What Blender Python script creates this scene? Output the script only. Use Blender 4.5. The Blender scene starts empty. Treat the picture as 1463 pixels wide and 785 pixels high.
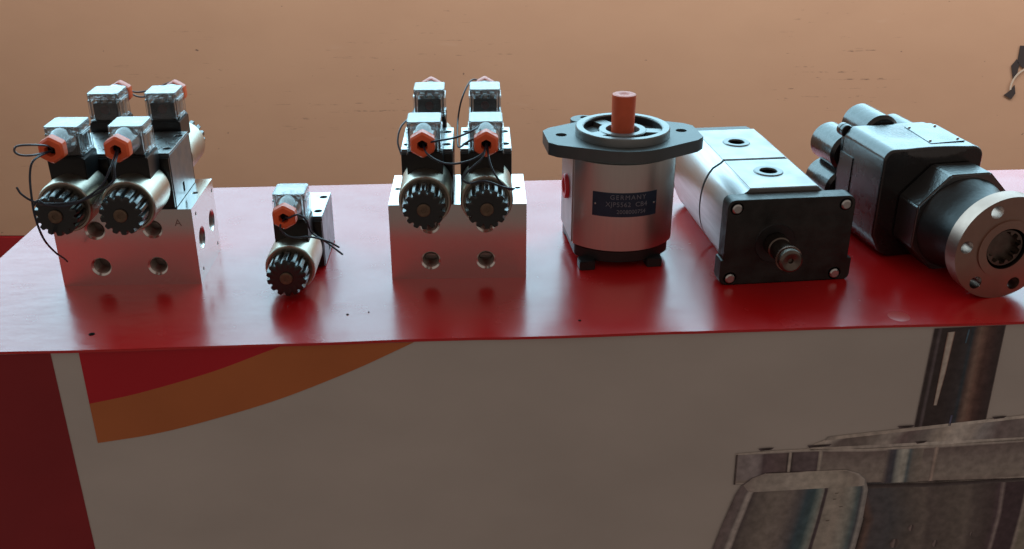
import bpy, bmesh, math, random
from math import sin, cos, pi, radians
from mathutils import Vector, Matrix

random.seed(7)
S = bpy.context.scene
COL = S.collection

# ------------------------------------------------------------------ camera, world, light
cam_d = bpy.data.cameras.new('camera')
cam_d.sensor_width = 36.0
cam_d.lens = 1446.2 / 1463.0 * 36.0
cam_d.clip_start = 0.02
cam_d.clip_end = 60
cam = bpy.data.objects.new('camera', cam_d)
cam.location = (0, 0, 0.3626)
cam.rotation_euler = (radians(90) - 0.4383, 0, 0)
COL.objects.link(cam)
S.camera = cam

w = bpy.data.worlds.new('World')
S.world = w
w.use_nodes = True
bg = w.node_tree.nodes['Background']
bg.inputs['Color'].default_value = (0.84, 0.70, 0.62, 1)
bg.inputs['Strength'].default_value = 0.285

def area(name, loc, target, sx, sy, power, color):
    d = bpy.data.lights.new(name, 'AREA')
    d.shape = 'RECTANGLE'
    d.size = sx
    d.size_y = sy
    d.energy = power
    d.color = color
    o = bpy.data.objects.new(name, d)
    o.location = loc
    o.rotation_euler = (Vector(target) - Vector(loc)).to_track_quat('-Z', 'Y').to_euler()
    COL.objects.link(o)
    return o

# bright open daylight above the far wall, and an added unseen strip lamp that brightens the wall
area('daylight_low', (-0.3, 3.15, 0.78), (-0.3, 0.9, 0.25), 9.0, 0.80, 88, (0.47, 0.82, 1.0))
area('daylight_high', (-0.3, 3.05, 1.95), (-0.3, 0.9, 0.30), 9.0, 1.50, 150, (0.45, 0.82, 1.0))
area('wall_fill', (0.7, 1.12, 1.15), (0.8, 1.85, 0.97), 4.4, 0.4, 74, (1.0, 0.98, 0.95))

S.view_settings.view_transform = 'Standard'
S.view_settings.look = 'None'
S.view_settings.exposure = 0
S.view_settings.gamma = 1
S.view_settings.use_curve_mapping = False
S.render.engine = 'CYCLES'
S.cycles.max_bounces = 10
S.cycles.transmission_bounces = 8
S.cycles.transparent_max_bounces = 8
S.cycles.caustics_refractive = False

# ------------------------------------------------------------------ materials
def mat(name, color, rough=0.5, metal=0.0, spec=0.5, coat=0.0, coat_rough=0.1, ior=1.5,
        var=0.0, var_scale=30.0, var_col=None, rvar=0.0, bump=0.0, bump_scale=200.0,
        stretch=(1, 1, 1), trans=0.0, aniso=0.0, detail=4.0, dist=0.001):
    m = bpy.data.materials.new(name)
    m.use_nodes = True
    nt = m.node_tree
    N, L = nt.nodes, nt.links
    p = N['Principled BSDF']
    p.inputs['Base Color'].default_value = (*color, 1)
    p.inputs['Roughness'].default_value = rough
    p.inputs['Metallic'].default_value = metal
    p.inputs['Specular IOR Level'].default_value = spec
    p.inputs['IOR'].default_value = ior
    p.inputs['Coat Weight'].default_value = coat
    p.inputs['Coat Roughness'].default_value = coat_rough
    p.inputs['Transmission Weight'].default_value = trans
    p.inputs['Anisotropic'].default_value = aniso
    tc = N.new('ShaderNodeTexCoord')
    mp = N.new('ShaderNodeMapping')
    mp.inputs['Scale'].default_value = stretch
    L.new(tc.outputs['Object'], mp.inputs['Vector'])
    if var > 0 or rvar > 0:
        n = N.new('ShaderNodeTexNoise')
        n.inputs['Scale'].default_value = var_scale
        n.inputs['Detail'].default_value = detail
        L.new(mp.outputs[0], n.inputs['Vector'])
        r = N.new('ShaderNodeMapRange')
        r.inputs['From Min'].default_value = 0.33
        r.inputs['From Max'].default_value = 0.67
        L.new(n.outputs['Fac'], r.inputs['Value'])
        if var > 0:
            mx = N.new('ShaderNodeMix')
            mx.data_type = 'RGBA'
            mx.inputs['A'].default_value = (*color, 1)
            c2 = var_col or tuple(c * (1 - var) for c in color)
            mx.inputs['B'].default_value = (*c2, 1)
            L.new(r.outputs[0], mx.inputs['Factor'])
            L.new(mx.outputs['Result'], p.inputs['Base Color'])
        if rvar > 0:
            r2 = N.new('ShaderNodeMapRange')
            r2.inputs['From Min'].default_value = 0.3
            r2.inputs['From Max'].default_value = 0.7
            r2.inputs['To Min'].default_value = max(0.02, rough - rvar)
            r2.inputs['To Max'].default_value = rough + rvar
            L.new(n.outputs['Fac'], r2.inputs['Value'])
            L.new(r2.outputs[0], p.inputs['Roughness'])
    if bump > 0:
        n2 = N.new('ShaderNodeTexNoise')
        n2.inputs['Scale'].default_value = bump_scale
        n2.inputs['Detail'].default_value = 5
        L.new(mp.outputs[0], n2.inputs['Vector'])
        b = N.new('ShaderNodeBump')
        b.inputs['Strength'].default_value = bump
        b.inputs['Distance'].default_value = dist
        L.new(n2.outputs['Fac'], b.inputs['Height'])
        L.new(b.outputs[0], p.inputs['Normal'])
    return m

M = {}
M['alu'] = mat('milled_aluminium', (0.84, 0.81, 0.78), 0.215, 1.0, var=0.03, var_scale=25, rvar=0.03)
M['alu_pump'] = mat('extruded_aluminium', (0.76, 0.73, 0.69), 0.34, 1.0, var=0.05, var_scale=40, rvar=0.03, bump=0.05, bump_scale=300, stretch=(8, 8, 0.6), dist=0.0003)
M['alu_long'] = mat('drawn_aluminium', (0.52, 0.51, 0.51), 0.33, 1.0, var=0.10, var_scale=40, rvar=0.04, bump=0.06, bump_scale=300, stretch=(8, 0.6, 8), dist=0.0003)
M['alu_face'] = mat('machined_port_face', (0.50, 0.48, 0.475), 0.5, 1.0, var=0.08, var_scale=50, rvar=0.05)
M['hole'] = mat('threaded_bore', (0.55, 0.50, 0.46), 0.35, 1.0, bump=0.4, bump_scale=60, stretch=(1, 1, 10), dist=0.0006)
M['dark_hole'] = mat('hole_shade_speck_black', (0.008, 0.008, 0.008), 0.9, spec=0.05)  # matt near-black: shade inside holes put into the colour; also the specks
M['nickel'] = mat('nickel_plated_coil', (0.58, 0.52, 0.43), 0.36, 1.0, var=0.12, var_scale=50, rvar=0.05)
M['valve_steel'] = mat('phosphated_valve_body', (0.27, 0.29, 0.31), 0.34, 0.85, var=0.2, var_scale=90, rvar=0.05, bump=0.1, bump_scale=600, dist=0.0002)
M['valve_plate'] = mat('satin_valve_top', (0.58, 0.60, 0.60), 0.30, 1.0, var=0.2, var_scale=120, rvar=0.06)
M['black_plastic'] = mat('black_plastic', (0.012, 0.013, 0.014), 0.30, 0.0, var=0.3, var_scale=80, bump=0.1, bump_scale=400, dist=0.0003)
M['knob_black'] = mat('glossy_black_nut', (0.012, 0.013, 0.014), 0.22, 0.0, spec=0.8, bump=0.1, bump_scale=300, dist=0.0002)
M['core_button'] = mat('brass_core_button', (0.22, 0.15, 0.10), 0.45, 0.6, var=0.3, var_scale=300)
M['clear'] = mat('clear_plastic', (0.93, 0.95, 0.96), 0.07, 0.0, trans=0.93, ior=1.50, bump=0.2, bump_scale=90, dist=0.0006)
M['clear_lid'] = mat('clear_plastic_lid', (0.95, 0.96, 0.97), 0.08, 0.0, trans=0.84, ior=1.52, bump=0.5, bump_scale=150, dist=0.0006)
M['red_plastic'] = mat('orange_red_plastic', (1.0, 0.155, 0.05), 0.32, 0.0, var=0.15, var_scale=80)
M['red_plastic'].node_tree.nodes['Principled BSDF'].inputs['Subsurface Weight'].default_value = 0.15
M['red_plastic'].node_tree.nodes['Principled BSDF'].inputs['Subsurface Scale'].default_value = 0.003
M['cap_red'] = mat('orange_red_cap', (0.88, 0.15, 0.06), 0.42, 0.0, var=0.12, var_scale=60)
M['gland_glimpse_red'] = mat('gland_glimpse_red', (0.35, 0.03, 0.02), 0.5)
M['wax'] = mat('dull_red_wax', (0.62, 0.05, 0.04), 0.30, ior=1.6)
M['port_red'] = mat('red_plug', (0.85, 0.045, 0.06), 0.35)
M['wire'] = mat('dark_wire_sheath', (0.025, 0.032, 0.05), 0.35)
M['wire_grey'] = mat('grey_wire_sheath', (0.10, 0.10, 0.12), 0.35)
M['screw'] = mat('zinc_screw', (0.62, 0.62, 0.60), 0.28, 1.0)
M['white_tag'] = mat('terminal_white', (0.6, 0.62, 0.6), 0.3)
M['cast_grey'] = mat('grey_painted_casting', (0.115, 0.135, 0.14), 0.42, 0.35, var=0.15, var_scale=60, bump=0.2, bump_scale=500, dist=0.0003)
M['machined_grey'] = mat('machined_casting_face', (0.26, 0.28, 0.28), 0.36, 0.6, var=0.12, var_scale=90)
M['cast_black'] = mat('black_casting', (0.018, 0.019, 0.020), 0.38, 0.0, var=0.3, var_scale=60, bump=0.35, bump_scale=260, dist=0.0005)
M['plate_black'] = mat('black_cast_flange', (0.010, 0.011, 0.010), 0.42, 0.0, spec=0.4, var=0.5, var_col=(0.030, 0.032, 0.030), var_scale=55, rvar=0.14, bump=0.7, bump_scale=75, dist=0.0014)
M['gloss_black'] = mat('wet_black_enamel', (0.013, 0.012, 0.012), 0.25, 0.0, spec=0.6, coat=0.55, coat_rough=0.16, rvar=0.07, var_scale=70, bump=0.32, bump_scale=190, dist=0.0008)
M['sand_cast'] = mat('sand_cast_enamel', (0.010, 0.010, 0.010), 0.32, 0.0, spec=0.5, ior=2.4, bump=0.6, bump_scale=420, dist=0.0006)
M['steel'] = mat('turned_steel', (0.44, 0.29, 0.235), 0.40, 1.0, var=0.12, var_scale=60, rvar=0.05)
M['steel_dark'] = mat('oiled_steel', (0.20, 0.165, 0.14), 0.35, 1.0, var=0.3, var_scale=120)
M['label_blue'] = mat('navy_nameplate', (0.022, 0.045, 0.085), 0.4, 0.2, var=0.2, var_scale=100)
M['label_text'] = mat('silver_lettering', (0.20, 0.23, 0.28), 0.45, 0.2)
M['gasket'] = mat('dark_gasket', (0.10, 0.12, 0.14), 0.5, 0.3)
M['smeared'] = M['gloss_black'].copy()
def add_smear(m):
    nt = m.node_tree; N, L = nt.nodes, nt.links; p = N['Principled BSDF']
    tc = N.new('ShaderNodeTexCoord')
    d = N.new('ShaderNodeVectorMath'); d.operation = 'DISTANCE'; d.inputs[1].default_value = (-0.008, 0.050, 0.0985)
    L.new(tc.outputs['Object'], d.inputs[0])
    n = N.new('ShaderNodeTexNoise'); n.inputs['Scale'].default_value = 260; n.inputs['Detail'].default_value = 6
    mp = N.new('ShaderNodeMapping'); mp.inputs['Scale'].default_value = (1.6, 0.45, 1); mp.inputs['Rotation'].default_value = (0, 0, 0.5)
    L.new(tc.outputs['Object'], mp.inputs[0]); L.new(mp.outputs[0], n.inputs['Vector'])
    k = N.new('ShaderNodeMapRange'); k.inputs['From Min'].default_value = 0.010; k.inputs['From Max'].default_value = 0.030
    k.inputs['To Min'].default_value = 1; k.inputs['To Max'].default_value = 0
    L.new(d.outputs['Value'], k.inputs['Value'])
    b = N.new('ShaderNodeBump'); b.inputs['Distance'].default_value = 0.0030
    L.new(k.outputs[0], b.inputs['Strength']); L.new(n.outputs['Fac'], b.inputs['Height'])
    old = p.inputs['Normal'].links[0].from_socket
    L.new(old, b.inputs['Normal']); L.new(b.outputs[0], p.inputs['Normal'])
add_smear(M['smeared'])

# glossy red vinyl sheet: wrinkles, dust and a few scuffs
def red_cover():
    m = mat('red_vinyl_sheet', (0.62, 0.009, 0.011), 0.21, 0.0, ior=1.8)
    nt = m.node_tree; N, L = nt.nodes, nt.links
    p = N['Principled BSDF']
    tc = N.new('ShaderNodeTexCoord')
    big = N.new('ShaderNodeTexNoise'); big.inputs['Scale'].default_value = 11; big.inputs['Detail'].default_value = 2
    mid = N.new('ShaderNodeTexNoise'); mid.inputs['Scale'].default_value = 75; mid.inputs['Detail'].default_value = 3
    L.new(tc.outputs['Object'], big.inputs['Vector'])
    mp = N.new('ShaderNodeMapping'); mp.inputs['Scale'].default_value = (0.55, 1.3, 1)
    mp.inputs['Rotation'].default_value = (0, 0, 0.4)
    L.new(tc.outputs['Object'], mp.inputs['Vector']); L.new(mp.outputs[0], mid.inputs['Vector'])
    # crumpled patch stronger near the left end
    sx = N.new('ShaderNodeSeparateXYZ'); L.new(tc.outputs['Object'], sx.inputs[0])
    k = N.new('ShaderNodeMapRange'); k.inputs['From Min'].default_value = 0.0; k.inputs['From Max'].default_value = 0.35
    k.inputs['To Min'].default_value = 0.55; k.inputs['To Max'].default_value = 0.12
    L.new(sx.outputs['X'], k.inputs['Value'])
    b1 = N.new('ShaderNodeBump'); b1.inputs['Strength'].default_value = 0.35; b1.inputs['Distance'].default_value = 0.0022
    L.new(big.outputs['Fac'], b1.inputs['Height'])
    b2 = N.new('ShaderNodeBump'); b2.inputs['Distance'].default_value = 0.0009
    L.new(k.outputs[0], b2.inputs['Strength']); L.new(mid.outputs['Fac'], b2.inputs['Height']); L.new(b1.outputs[0], b2.inputs['Normal'])
    L.new(b2.outputs[0], p.inputs['Normal'])
    # roughness scuffs
    sc = N.new('ShaderNodeTexNoise'); sc.inputs['Scale'].default_value = 28; sc.inputs['Detail'].default_value = 6
    L.new(tc.outputs['Object'], sc.inputs['Vector'])
    r = N.new('ShaderNodeMapRange'); r.inputs['From Min'].default_value = 0.35; r.inputs['From Max'].default_value = 0.7
    r.inputs['To Min'].default_value = 0.215; r.inputs['To Max'].default_value = 0.285
    L.new(sc.outputs['Fac'], r.inputs['Value']); L.new(r.outputs[0], p.inputs['Roughness'])
    return m
M['red_cover'] = red_cover()

def painted_wall():
    m = mat('tan_painted_board', (0.50, 0.33, 0.215), 0.55)
    nt = m.node_tree; N, L = nt.nodes, nt.links
    p = N['Principled BSDF']
    tc = N.new('ShaderNodeTexCoord')
    def noise(scale, st, det=4, rot=(0, 0, 0), off=(0, 0, 0), rough=0.5):
        mp = N.new('ShaderNodeMapping'); mp.inputs['Scale'].default_value = st
        mp.inputs['Rotation'].default_value = rot; mp.inputs['Location'].default_value = off
        L.new(tc.outputs['Object'], mp.inputs['Vector'])
        n = N.new('ShaderNodeTexNoise'); n.inputs['Scale'].default_value = scale
        n.inputs['Detail'].default_value = det; n.inputs['Roughness'].default_value = rough
        L.new(mp.outputs[0], n.inputs['Vector'])
        return n.outputs['Fac']
    def rng(src, a, b, c, d):
        r = N.new('ShaderNodeMapRange')
        for i, v in zip(('From Min', 'From Max', 'To Min', 'To Max'), (a, b, c, d)): r.inputs[i].default_value = v
        L.new(src, r.inputs['Value']); return r.outputs[0]
    def mul(a, b):
        x = N.new('ShaderNodeMath'); x.operation = 'MULTIPLY'; L.new(a, x.inputs[0]); L.new(b, x.inputs[1]); return x.outputs[0]
    def mix(fac, a, bcol):
        x = N.new('ShaderNodeMix'); x.data_type = 'RGBA'; L.new(fac, x.inputs['Factor'])
        if isinstance(a, tuple): x.inputs['A'].default_value = (*a, 1)
        else: L.new(a, x.inputs['A'])
        x.inputs['B'].default_value = (*bcol, 1); return x.outputs['Result']
    base = mix(rng(noise(1.6, (1, 1, 1.6), 4), 0.3, 0.7, 0, 0.9), (0.50, 0.30, 0.195), (0.53, 0.33, 0.215))
    base = mix(rng(noise(9, (0.7, 1, 1.4), 6, off=(2, 0, 5)), 0.42, 0.75, 0, 0.22), base, (0.40, 0.235, 0.15))
    # sparse dark scratches, mostly near horizontal, in patches
    g1 = rng(noise(3.1, (1, 1, 1), 2, off=(3, 1, 2)), 0.50, 0.64, 0, 1)
    wob = rng(noise(70, (1, 1, 1), 3), 0.45, 0.6, 0, 1)
    for k, (sc, st, rot, off) in enumerate(((7, (0.5, 1, 14), (0, 0.05, 0), (0, 0, 0)), (11, (0.5, 1, 10), (0, -0.12, 0), (4, 0, 7)), (13, (1.2, 1, 9), (0, 0.55, 0), (1, 0, 3)))):
        n = noise(sc, st, 7, rot, off, 0.6)
        band = mul(rng(n, 0.640, 0.652, 0, 1), rng(n, 0.664, 0.676, 1, 0))
        base = mix(mul(mul(band, g1), wob), base, (0.13, 0.08, 0.055))
    s2 = rng(noise(46, (0.9, 1, 1.6), 3, (0, -0.5, 0)), 0.742, 0.755, 0, 0.8)
    base = mix(s2, base, (0.10, 0.065, 0.05))
    # a few pale rubs
    base = mix(mul(rng(noise(10, (0.7, 1, 3), 7, off=(9, 0, 4)), 0.64, 0.72, 0, 0.3), g1), base, (0.62, 0.46, 0.36))
    L.new(base, p.inputs['Base Color'])
    b = N.new('ShaderNodeBump'); b.inputs['Strength'].default_value = 0.1; b.inputs['Distance'].default_value = 0.002
    L.new(noise(24, (0.8, 1, 1.3), 6), b.inputs['Height']); L.new(b.outputs[0], p.inputs['Normal'])
    return m
M['wall'] = painted_wall()
M['wall_red'] = mat('dark_red_paint', (0.33, 0.012, 0.016), 0.5, var=0.2, var_scale=8)
M['floor'] = mat('red_brown_floor', (0.36, 0.245, 0.20), 0.6, var=0.3, var_scale=5)
M['flex'] = mat('printed_flex_white', (0.66, 0.60, 0.55), 0.5, spec=0.35, var=0.10, var_scale=7, stretch=(1, 1, 1.6), bump=0.25, bump_scale=9, dist=0.004)
M['flex_maroon'] = mat('printed_flex_maroon', (0.34, 0.022, 0.028), 0.45, spec=0.4, var=0.15, var_scale=9, bump=0.1, bump_scale=18, dist=0.002)
M['flex_crimson'] = mat('printed_flex_crimson', (0.62, 0.016, 0.03), 0.45, spec=0.4, var=0.1, var_scale=9)
M['flex_orange'] = mat('printed_flex_orange', (0.64, 0.19, 0.06), 0.45, spec=0.4, var=0.14, var_scale=9)
M['board'] = mat('hardboard_core', (0.30, 0.2, 0.13), 0.7, var=0.2, var_scale=30)
M['emblem'] = mat('black_emblem_print', (0.045, 0.035, 0.035), 0.5)
M['emblem_pale'] = mat('pale_emblem_print', (0.55, 0.45, 0.36), 0.5)

def print_material():
    m = bpy.data.materials.new('printed_picture_ink'); m.use_nodes = True
    nt = m.node_tree; N, L = nt.nodes, nt.links; p = N['Principled BSDF']
    p.inputs['Roughness'].default_value = 0.45; p.inputs['Specular IOR Level'].default_value = 0.35
    a = N.new('ShaderNodeVertexColor'); a.layer_name = 'ink'
    tc = N.new('ShaderNodeTexCoord'); n = N.new('ShaderNodeTexNoise')
    mp = N.new('ShaderNodeMapping'); mp.inputs['Scale'].default_value = (1, 1, 1); L.new(tc.outputs['Object'], mp.inputs['Vector'])
    L.new(mp.outputs[0], n.inputs['Vector'])
    n.inputs['Scale'].default_value = 150; n.inputs['Detail'].default_value = 8
    r = N.new('ShaderNodeMapRange'); r.inputs['From Min'].default_value = 0.3; r.inputs['From Max'].default_value = 0.7
    r.inputs['To Min'].default_value = 0.85; r.inputs['To Max'].default_value = 1.35
    L.new(n.outputs['Fac'], r.inputs['Value'])
    x = N.new('ShaderNodeVectorMath'); x.operation = 'SCALE'
    L.new(a.outputs['Color'], x.inputs[0]); L.new(r.outputs[0], x.inputs['Scale']); L.new(x.outputs[0], p.inputs['Base Color'])
    return m
M['print'] = print_material()

# ------------------------------------------------------------------ builders
def link(name, data, m=None, parent=None, loc=(0, 0, 0), rot=(0, 0, 0)):
    o = bpy.data.objects.new(name, data)
    COL.objects.link(o)
    o.location = loc
    o.rotation_euler = rot
    if parent: o.parent = parent
    if m is not None and not data.materials: data.materials.append(m)
    if isinstance(data, bpy.types.Mesh) and name != 'wire':
        wn = o.modifiers.new('normals', 'WEIGHTED_NORMAL'); wn.keep_sharp = True; wn.weight = 100
    return o

def smooth(me, ang=38):
    for f in me.polygons: f.use_smooth = True
    me.set_sharp_from_angle(angle=radians(ang))

def to_mesh(bm, name, ang=38):
    bmesh.ops.recalc_face_normals(bm, faces=bm.faces)
    me = bpy.data.meshes.new(name)
    bm.to_mesh(me); bm.free()
    smooth(me, ang)
    return me

def bevel_bm(bm, wd, seg=2, ang=35):
    if wd <= 0: return
    es = [e for e in bm.edges if len(e.link_faces) == 2 and e.calc_face_angle(0) > radians(ang)]
    bmesh.ops.bevel(bm, geom=es, offset=wd, segments=seg, affect='EDGES', clamp_overlap=True)

def box(x0, x1, y0, y1, z0, z1, bev=0.0006, seg=2, name='box'):
    bm = bmesh.new()
    add_box(bm, x0, x1, y0, y1, z0, z1)
    bevel_bm(bm, bev, seg)
    return to_mesh(bm, name)

def add_box(bm, x0, x1, y0, y1, z0, z1):
    v = [bm.verts.new(p) for p in [(x0, y0, z0), (x1, y0, z0), (x1, y1, z0), (x0, y1, z0), (x0, y0, z1), (x1, y0, z1), (x1, y1, z1), (x0, y1, z1)]]
    for f in [(0, 1, 2, 3), (4, 5, 6, 7), (0, 1, 5, 4), (1, 2, 6, 5), (2, 3, 7, 6), (3, 0, 4, 7)]:
        bm.faces.new([v[i] for i in f])

AX = {'x': lambda r, a, h: (h, r * cos(a), r * sin(a)),
      'y': lambda r, a, h: (r * cos(a), h, r * sin(a)),
      'z': lambda r, a, h: (r * cos(a), r * sin(a), h)}

def add_lathe(bm, prof, axis='y', c=(0, 0, 0), n=48, closed=False):
    """prof: list of (radius, height); r=0 ends make caps"""
    rings = []
    for r, h in prof:
        if r < 1e-7:
            p = AX[axis](0, 0, h)
            rings.append([bm.verts.new((p[0] + c[0], p[1] + c[1], p[2] + c[2]))])
        else:
            ring = []
            for i in range(n):
                p = AX[axis](r, 2 * pi * i / n, h)
                ring.append(bm.verts.new((p[0] + c[0], p[1] + c[1], p[2] + c[2])))
            rings.append(ring)
    seq = list(zip(rings, rings[1:]))
    if closed: seq.append((rings[-1], rings[0]))
    for A, B in seq:
        if len(A) == 1 and len(B) == 1: continue
        for i in range(n):
            j = (i + 1) % n
            if len(A) == 1: bm.faces.new((A[0], B[i], B[j]))
            elif len(B) == 1: bm.faces.new((A[i], A[j], B[0]))
            else: bm.faces.new((A[i], A[j], B[j], B[i]))

def lathe(prof, axis='y', c=(0, 0, 0), n=48, closed=False, name='lathe', ang=38):
    bm = bmesh.new()
    add_lathe(bm, prof, axis, c, n, closed)
    return to_mesh(bm, name, ang)

def cyl(r, h0, h1, axis='y', c=(0, 0, 0), n=40, bev=0.0005, name='cyl'):
    b = min(bev, r * 0.4, abs(h1 - h0) * 0.4)
    return lathe([(0, h0), (r - b, h0), (r, h0 + b), (r, h1 - b), (r - b, h1), (0, h1)], axis, c, n, name=name)

def add_prism(bm, pts, h0, h1, axis='z', s0=1.0, s1=1.0, cc=(0, 0)):
    def P(p, h, s):
        a, b = cc[0] + (p[0] - cc[0]) * s, cc[1] + (p[1] - cc[1]) * s
        return (a, b, h) if axis == 'z' else (a, h, b) if axis == 'y' else (h, a, b)
    A = [bm.verts.new(P(p, h0, s0)) for p in pts]
    B = [bm.verts.new(P(p, h1, s1)) for p in pts]
    bm.faces.new(A); bm.faces.new(B)
    n = len(pts)
    for i in range(n): bm.faces.new((A[i], A[(i + 1) % n], B[(i + 1) % n], B[i]))

def prism(pts, h0, h1, axis='z', bev=0.0006, seg=2, name='prism', ang=35, **k):
    bm = bmesh.new()
    add_prism(bm, pts, h0, h1, axis, **k)
    bmesh.ops.recalc_face_normals(bm, faces=bm.faces)
    bevel_bm(bm, bev, seg, ang)
    return to_mesh(bm, name)

def rrect(x0, x1, y0, y1, r, n=6):
    out = []
    for cx, cy, a0 in ((x1 - r, y1 - r, 0), (x0 + r, y1 - r, 90), (x0 + r, y0 + r, 180), (x1 - r, y0 + r, 270)):
        for i in range(n + 1):
            a = radians(a0 + 90 * i / n)
            out.append((cx + r * cos(a), cy + r * sin(a)))
    return out

def cut(me, cutters, bev=0.0, seg=2):
    """boolean difference, then an edge bevel, baked into a new mesh"""
    o = bpy.data.objects.new('tmp', me); COL.objects.link(o)
    tmp = []
    for c in cutters:
        co = bpy.data.objects.new('tmpc', c); COL.objects.link(co); tmp.append(co)
        md = o.modifiers.new('b', 'BOOLEAN'); md.operation = 'DIFFERENCE'; md.solver = 'EXACT'; md.object = co
    if bev > 0:
        b = o.modifiers.new('v', 'BEVEL'); b.width = bev; b.segments = seg; b.limit_method = 'ANGLE'; b.angle_limit = radians(35)
        b.use_clamp_overlap = True
    bpy.context.view_layer.update()
    dg = bpy.context.evaluated_depsgraph_get()
    ev = o.evaluated_get(dg)
    out = bpy.data.meshes.new_from_object(ev, preserve_all_data_layers=True, depsgraph=dg)
    for x in [o] + tmp: bpy.data.objects.remove(x)
    out.materials.clear()
    smooth(out)
    return out

def tube(pts, r, name='tube', sub=8, n=8):
    """smooth round wire through the points"""
    P = [Vector(p) for p in pts]
    Q = []
    for i in range(len(P) - 1):
        p0 = P[i - 1] if i > 0 else P[i] * 2 - P[i + 1]
        p3 = P[i + 2] if i + 2 < len(P) else P[i + 1] * 2 - P[i]
        p1, p2 = P[i], P[i + 1]
        for k in range(sub):
            t = k / sub
            Q.append(0.5 * ((2 * p1) + (p2 - p0) * t + (2 * p0 - 5 * p1 + 4 * p2 - p3) * t * t + (3 * p1 - p0 - 3 * p2 + p3) * t ** 3))
    Q.append(P[-1])
    bm = bmesh.new(); prev = None; up = Vector((0, 0, 1)); rings = []
    for i, q in enumerate(Q):
        t = (Q[min(i + 1, len(Q) - 1)] - Q[max(i - 1, 0)]).normalized()
        a = up - t * up.dot(t)
        if a.length < 1e-3: a = Vector((1, 0, 0)) - t * t.x
        a.normalize(); up = a; b = t.cross(a)
        rings.append([bm.verts.new(q + (a * cos(2 * pi * j / n) + b * sin(2 * pi * j / n)) * r) for j in range(n)])
    for A, B in zip(rings, rings[1:]):
        for j in range(n): bm.faces.new((A[j], A[(j + 1) % n], B[(j + 1) % n], B[j]))
    bm.faces.new(rings[0]); bm.faces.new(rings[-1])
    return to_mesh(bm, name, 60)

def thing(name, label, cat, loc=(0, 0, 0), yaw=0.0, group=None):
    o = bpy.data.objects.new(name, None)
    o.empty_display_size = 0.01
    COL.objects.link(o)
    o.location = loc; o.rotation_euler = (0, 0, yaw)
    o['label'] = label; o['category'] = cat
    if group: o['group'] = group
    return o

def text_mesh(s, size, name='lettering', depth=0.0002, spacing=1.0):
    cu = bpy.data.curves.new('txt', 'FONT'); cu.body = s; cu.size = size; cu.extrude = depth
    cu.align_x = 'CENTER'; cu.align_y = 'CENTER'; cu.space_character = spacing; cu.resolution_u = 3
    o = bpy.data.objects.new('txt', cu); COL.objects.link(o)
    bpy.context.view_layer.update()
    dg = bpy.context.evaluated_depsgraph_get()
    me = bpy.data.meshes.new_from_object(o.evaluated_get(dg), depsgraph=dg)
    bpy.data.objects.remove(o)
    me.name = name
    me.materials.clear()
    return me

# ------------------------------------------------------------------ setting: floor, wall
fl = link('floor', box(-6, 6, -5, 8, -0.80, -0.75, 0), M['floor']); fl['kind'] = 'structure'

WY, WYAW = 1.80, 0.0
wall = thing('painted_wall', 'long low tan painted wall with fine dark scratches behind the table', 'wall', (0, WY, -0.75))
link('wall_panel', box(-3.6, 3.6, 0, 0.06, 0.352, 0.935, 0.003), M['wall'], wall)
link('red_dado', box(-3.6, 3.6, -0.004, 0.06, 0.0, 0.350, 0.003), M['wall_red'], wall)

def flat_poly(pts, y0, y1, name='poly'):
    return prism(pts, y0, y1, 'y', bev=0, name=name)
em = bmesh.new()
for poly in [[(0.902, -0.032), (0.945, -0.032), (0.935, -0.060), (0.915, -0.072), (0.903, -0.062)],
             [(0.901, -0.056), (0.907, -0.066), (0.9065, -0.085), (0.9015, -0.092), (0.8935, -0.068)],
             [(0.9065, -0.103), (0.911, -0.118), (0.9055, -0.129), (0.8915, -0.121), (0.901, -0.113)],
             [(0.945, -0.060), (0.965, -0.040), (0.968, -0.062), (0.950, -0.080)],
             [(0.930, -0.112), (0.955, -0.108), (0.958, -0.124), (0.935, -0.128)]]:
    add_prism(em, [(a, b + 0.75) for a, b in poly], -0.0025, -0.0005, 'y')
link('emblem_print', to_mesh(em, 'emblem'), M['emblem'], wall)
em = bmesh.new()
for r0, r1 in ((0.034, 0.037),):
    pts = [(0.935 + r1 * cos(radians(a)), 0.645 + r1 * sin(radians(a))) for a in range(100, 200, 10)]
    pts += [(0.935 + r0 * cos(radians(a)), 0.645 + r0 * sin(radians(a))) for a in range(190, 90, -10)]
    add_prism(em, pts, -0.0035, -0.0027, 'y')
link('emblem_arc', to_mesh(em, 'emblem_arc'), M['emblem_pale'], wall)

# ------------------------------------------------------------------ table
TY = 0.0627
table = thing('display_table', 'red topped display table with a printed poster across its front', 'table', (-0.448, 0.6375, 0), TY)
def tl(x, y):   # world -> table frame
    dx, dy = x + 0.448, y - 0.6375
    return (dx * cos(TY) + dy * sin(TY), -dx * sin(TY) + dy * cos(TY))
top = [tl(-0.448, 0.6375), tl(0.82, 0.7172), tl(0.82, 1.0600), tl(-0.448, 0.9755)]
top[0] = (top[0][0], -0.002); top[1] = (top[1][0], -0.002)
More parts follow.
